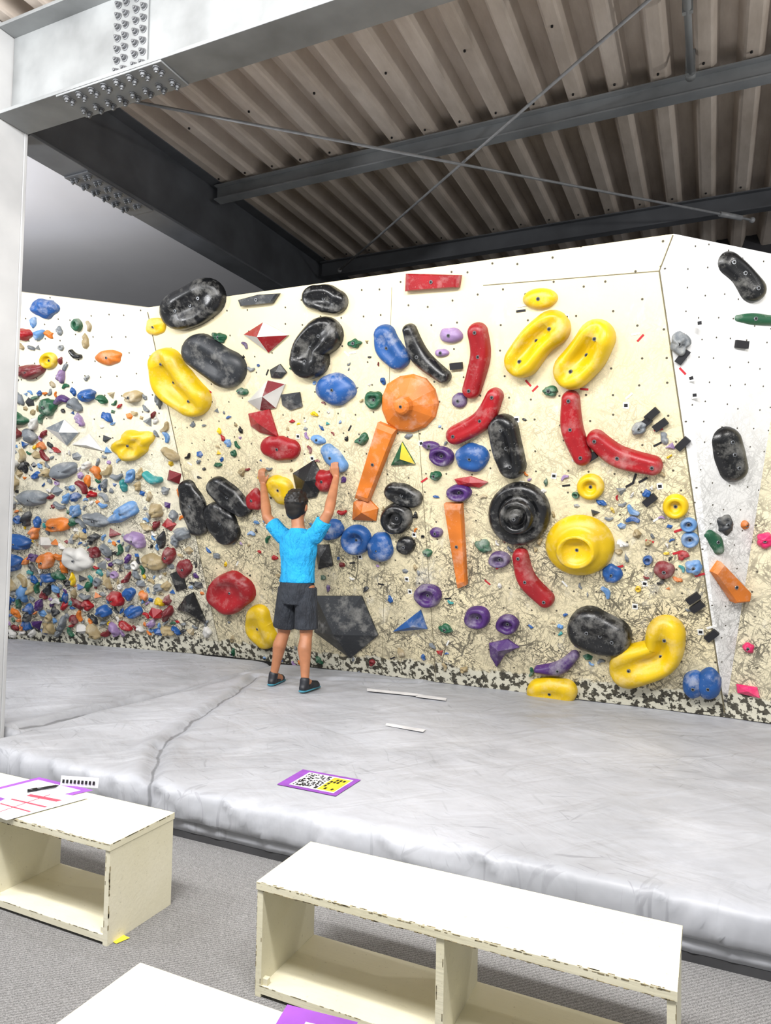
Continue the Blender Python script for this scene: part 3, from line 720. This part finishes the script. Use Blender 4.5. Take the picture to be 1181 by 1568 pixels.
elL=at_Y(409,792,PY+.0); elR=at_Y(503,786,PY+.0)
body=M()
loft(body,[(pel-Vector((0,0,.10)),.10,.08),(pel,.145,.10),(wa,.125,.088),(ch,.15,.10),(sh,.155,.09),(sh+Vector((0,0,.03)),.10,.07),(nk,.055,.055)])
body.cap(nk-Vector((0,0,.02)),hd-Vector((0,0,.05)),.058,.055)
for h,kn,an in ((hipL,knL,anL),(hipR,knR,anR)):
    body.cap(h,kn,.085,.055); cf=kn.lerp(an,.30)+Vector((0,-.022,0)); body.cap(kn,cf,.051,.060); c2=kn.lerp(an,.6)+Vector((0,-.008,0)); body.cap(cf,c2,.060,.045); body.cap(c2,an,.044,.034); body.cap(an,an+Vector((0,.10,-.045)),.034,.03)
for s_,e_,h_ in ((shL,elL,hL),(shR,elR,hR)):
    body.cap(s_,e_,.055,.044); md=e_.lerp(h_,.3); body.cap(e_,md,.043,.047); body.cap(md,h_,.046,.028)
for h_,sd in ((hL,-1),(hR,1)):
    U,Vv,Nn=FM.u,FM.v,FM.n
    for k_ in range(4):
        off=(k_-1.5)*.021; body.cap(h_+U*off*.5,h_+U*off+Vv*.085,.014,.013)
        L=(.036,.042,.040,.032)[k_ if sd<0 else 3-k_]
        b0=h_+U*off+Vv*.09; b1=b0+Vv*L*.9-Nn*.012; b2=b1+Vv*L*.35-Nn*L*.6; b3=b2-Nn*L*.6-Vv*.004
        body.cap(b0,b1,.0098,.0092);body.cap(b1,b2,.0092,.0085);body.cap(b2,b3,.0085,.0075)
    t0=h_-U*sd*.022+Vv*.02; t1=t0-U*sd*.03+Vv*.035-Nn*.01; t2=t1-U*sd*.008+Vv*.03-Nn*.015
    body.cap(t0,t1,.013,.0105); body.cap(t1,t2,.0105,.0085)
body.ball(hd,.108,0,(.78,.93,1.12),14,20); body.ball(hd+Vector((0,.03,-.052)),.066,0,(.88,1,1),10,16)
body.cap(hd+Vector((0,.098,.0)),hd+Vector((0,.116,-.028)),.009,.013)
for sx in (-1,1): body.ball(hd+Vector((sx*.090,.0,-.014)),.031,0,(.42,.7,1.1),8,12)
remesh(body,'body',[skin],.0065,4)
hm=M(); hm.ball(hd+Vector((0,-.014,.02)),.119,0,(.82,.93,1.1),14,20); hm.ball(hd+Vector((0,-.048,-.042)),.078,0,(.98,.8,1.0),12,16)
for i in range(70):
    a_=random.uniform(0,6.28);z=random.uniform(0,1); rr=math.sqrt(1-z*z*.9); hm.ball(hd+Vector((math.cos(a_)*.092*rr,math.sin(a_)*.102*rr-.014,.02+.122*z)),random.uniform(.014,.022),0,(1,1,.7),5,8)
remesh(hm,'hair',[hair],.007,2)
fm=M()
for sx in (-1,1): fm.ball(hd+Vector((sx*.031,.090,.004)),.011,0); fm.ball(hd+Vector((sx*.031,.099,.004)),.006,1)
fm.cap(hd+Vector((-.02,.093,-.06)),hd+Vector((.02,.093,-.06)),.006,.006,2)
fm.obj('face_features',[eyew,hair,lip],parent=clb)
sm_=M()
hem=at_Y(455,892,PY)
loft(sm_,[(hem,.166,.124),(wa,.155,.115),(ch.lerp(wa,.4),.160,.118),(ch,.176,.124),(sh,.182,.110),(sh+Vector((0,0,.03)),.15,.088),(sh+Vector((0,0,.055)),.09,.07),(nk-Vector((0,0,.015)),.066,.066)])
for s_,e_ in ((shL,elL),(shR,elR)):
    c0=s_.lerp(sh,.3); e2=s_.lerp(e_,.68); sm_.ball(s_,.072); sm_.cyl(c0,s_-c0,.075,0,16,.073); sm_.cyl(s_,e2-s_,.072,0,18,.070)
remesh(sm_,'shirt',[shirtm],.008,2)
sh_=M()
top=at_Y(455,884,PY); cr=at_Y(455,925,PY)
loft(sh_,[(cr,.14,.11),(hipL.lerp(hipR,.5),.168,.13),(pel,.162,.124),(top,.150,.112)])
for h,kn in ((hipL,knL),(hipR,knR)):
    e2=h.lerp(kn,.86); sh_.cyl(h+Vector((0,0,.03)),e2-h-Vector((0,0,.03)),.092,0,20,.103)
remesh(sh_,'shorts',[shortm],.008,2)
so=M()
for an,sx in ((anL,-.03),(anR,.01)):
    g=Vector((an.x,an.y,MATZ))
    so.cap(g+Vector((0,-.03,.035)),g+Vector((sx,.17,.03)),.036,.034); so.cap(g+Vector((0,-.02,.04)),g+Vector((0,-.005,.095)),.038,.042); so.cap(g+Vector((sx*.4,.07,.05)),g+Vector((sx,.16,.035)),.04,.036)
remesh(so,'climbing_shoes',[simple('shoe_black','#1c1f26',.5,.2,30)],.007,3)
so=M()
for an,sx in ((anL,-.03),(anR,.01)):
    g=Vector((an.x,an.y,MATZ)); so.cap(g+Vector((0,-.035,.012)),g+Vector((sx,.18,.012)),.036,.036)
o_=so.obj('shoe_soles',[simple('sole_teal','#3a8498',.5)],parent=clb)
for v in o_.data.vertices: v.co.z=MATZ+.002+max(0,(v.co.z-MATZ+.024))*.35

# ---------------------------------------------------------------- lights
def lamp(x,y,z,tx,ty,tz,sx,sy,e,col=(1,.99,.985)):
    em=bpy.data.objects.new('ceiling_lamp',None); bpy.context.collection.objects.link(em)
    L=bpy.data.lights.new('light','AREA'); L.shape='RECTANGLE'; L.size=sx; L.size_y=sy; L.energy=e; L.color=col
    o=bpy.data.objects.new('lamp_light',L); bpy.context.collection.objects.link(o); o.parent=em
    em.location=(x,y,z); em.rotation_euler=(Vector((tx,ty,tz))-Vector((x,y,z))).to_track_quat('-Z','Y').to_euler()
    m=M(); m.box((-sx/2-.03,-sy/2-.03,.01),(sx/2+.03,sy/2+.03,.07)); h=m.obj('housing',[steel]); h.parent=em
lamp(-4.6,.6,4.2,-5.5,6,2.2,1.4,.35,150)
lamp(-2.0,.8,4.3,-2.6,6,1.8,1.6,.35,185)
lamp(.6,.8,4.3,.2,6,1.8,1.6,.35,200)
lamp(-1.2,.3,4.3,-1.3,1.2,0,1.6,.5,120)  # added overhead to brighten the bench tops
def unseen_pend(x,y,z,e,col,top):
    em=bpy.data.objects.new('unseen_lamp',None); bpy.context.collection.objects.link(em); em.location=(x,y,z)
    L=bpy.data.lights.new('unseen_bulb','POINT'); L.energy=e; L.shadow_soft_size=.1; L.color=col
    o=bpy.data.objects.new('unseen_bulb_light',L); bpy.context.collection.objects.link(o); o.parent=em
    m=M(); m.cyl((0,0,.14),(0,0,top-z-.14),.008,0,8); m.cyl((0,0,.11),(0,0,.08),.03,0,12); h=m.obj('unseen_lamp_cord',[dark]); h.parent=em
unseen_pend(-6.0,2.7,3.5,190,(.97,.98,1),4.5)  # unseen point light added to brighten the left ceiling
unseen_pend(2.7,3.9,3.7,115,(1,.97,.93),4.9)
W=bpy.data.worlds.new('world'); bpy.context.scene.world=W; W.use_nodes=True
W.node_tree.nodes['Background'].inputs[0].default_value=(.95,.97,1,1); W.node_tree.nodes['Background'].inputs[1].default_value=.56
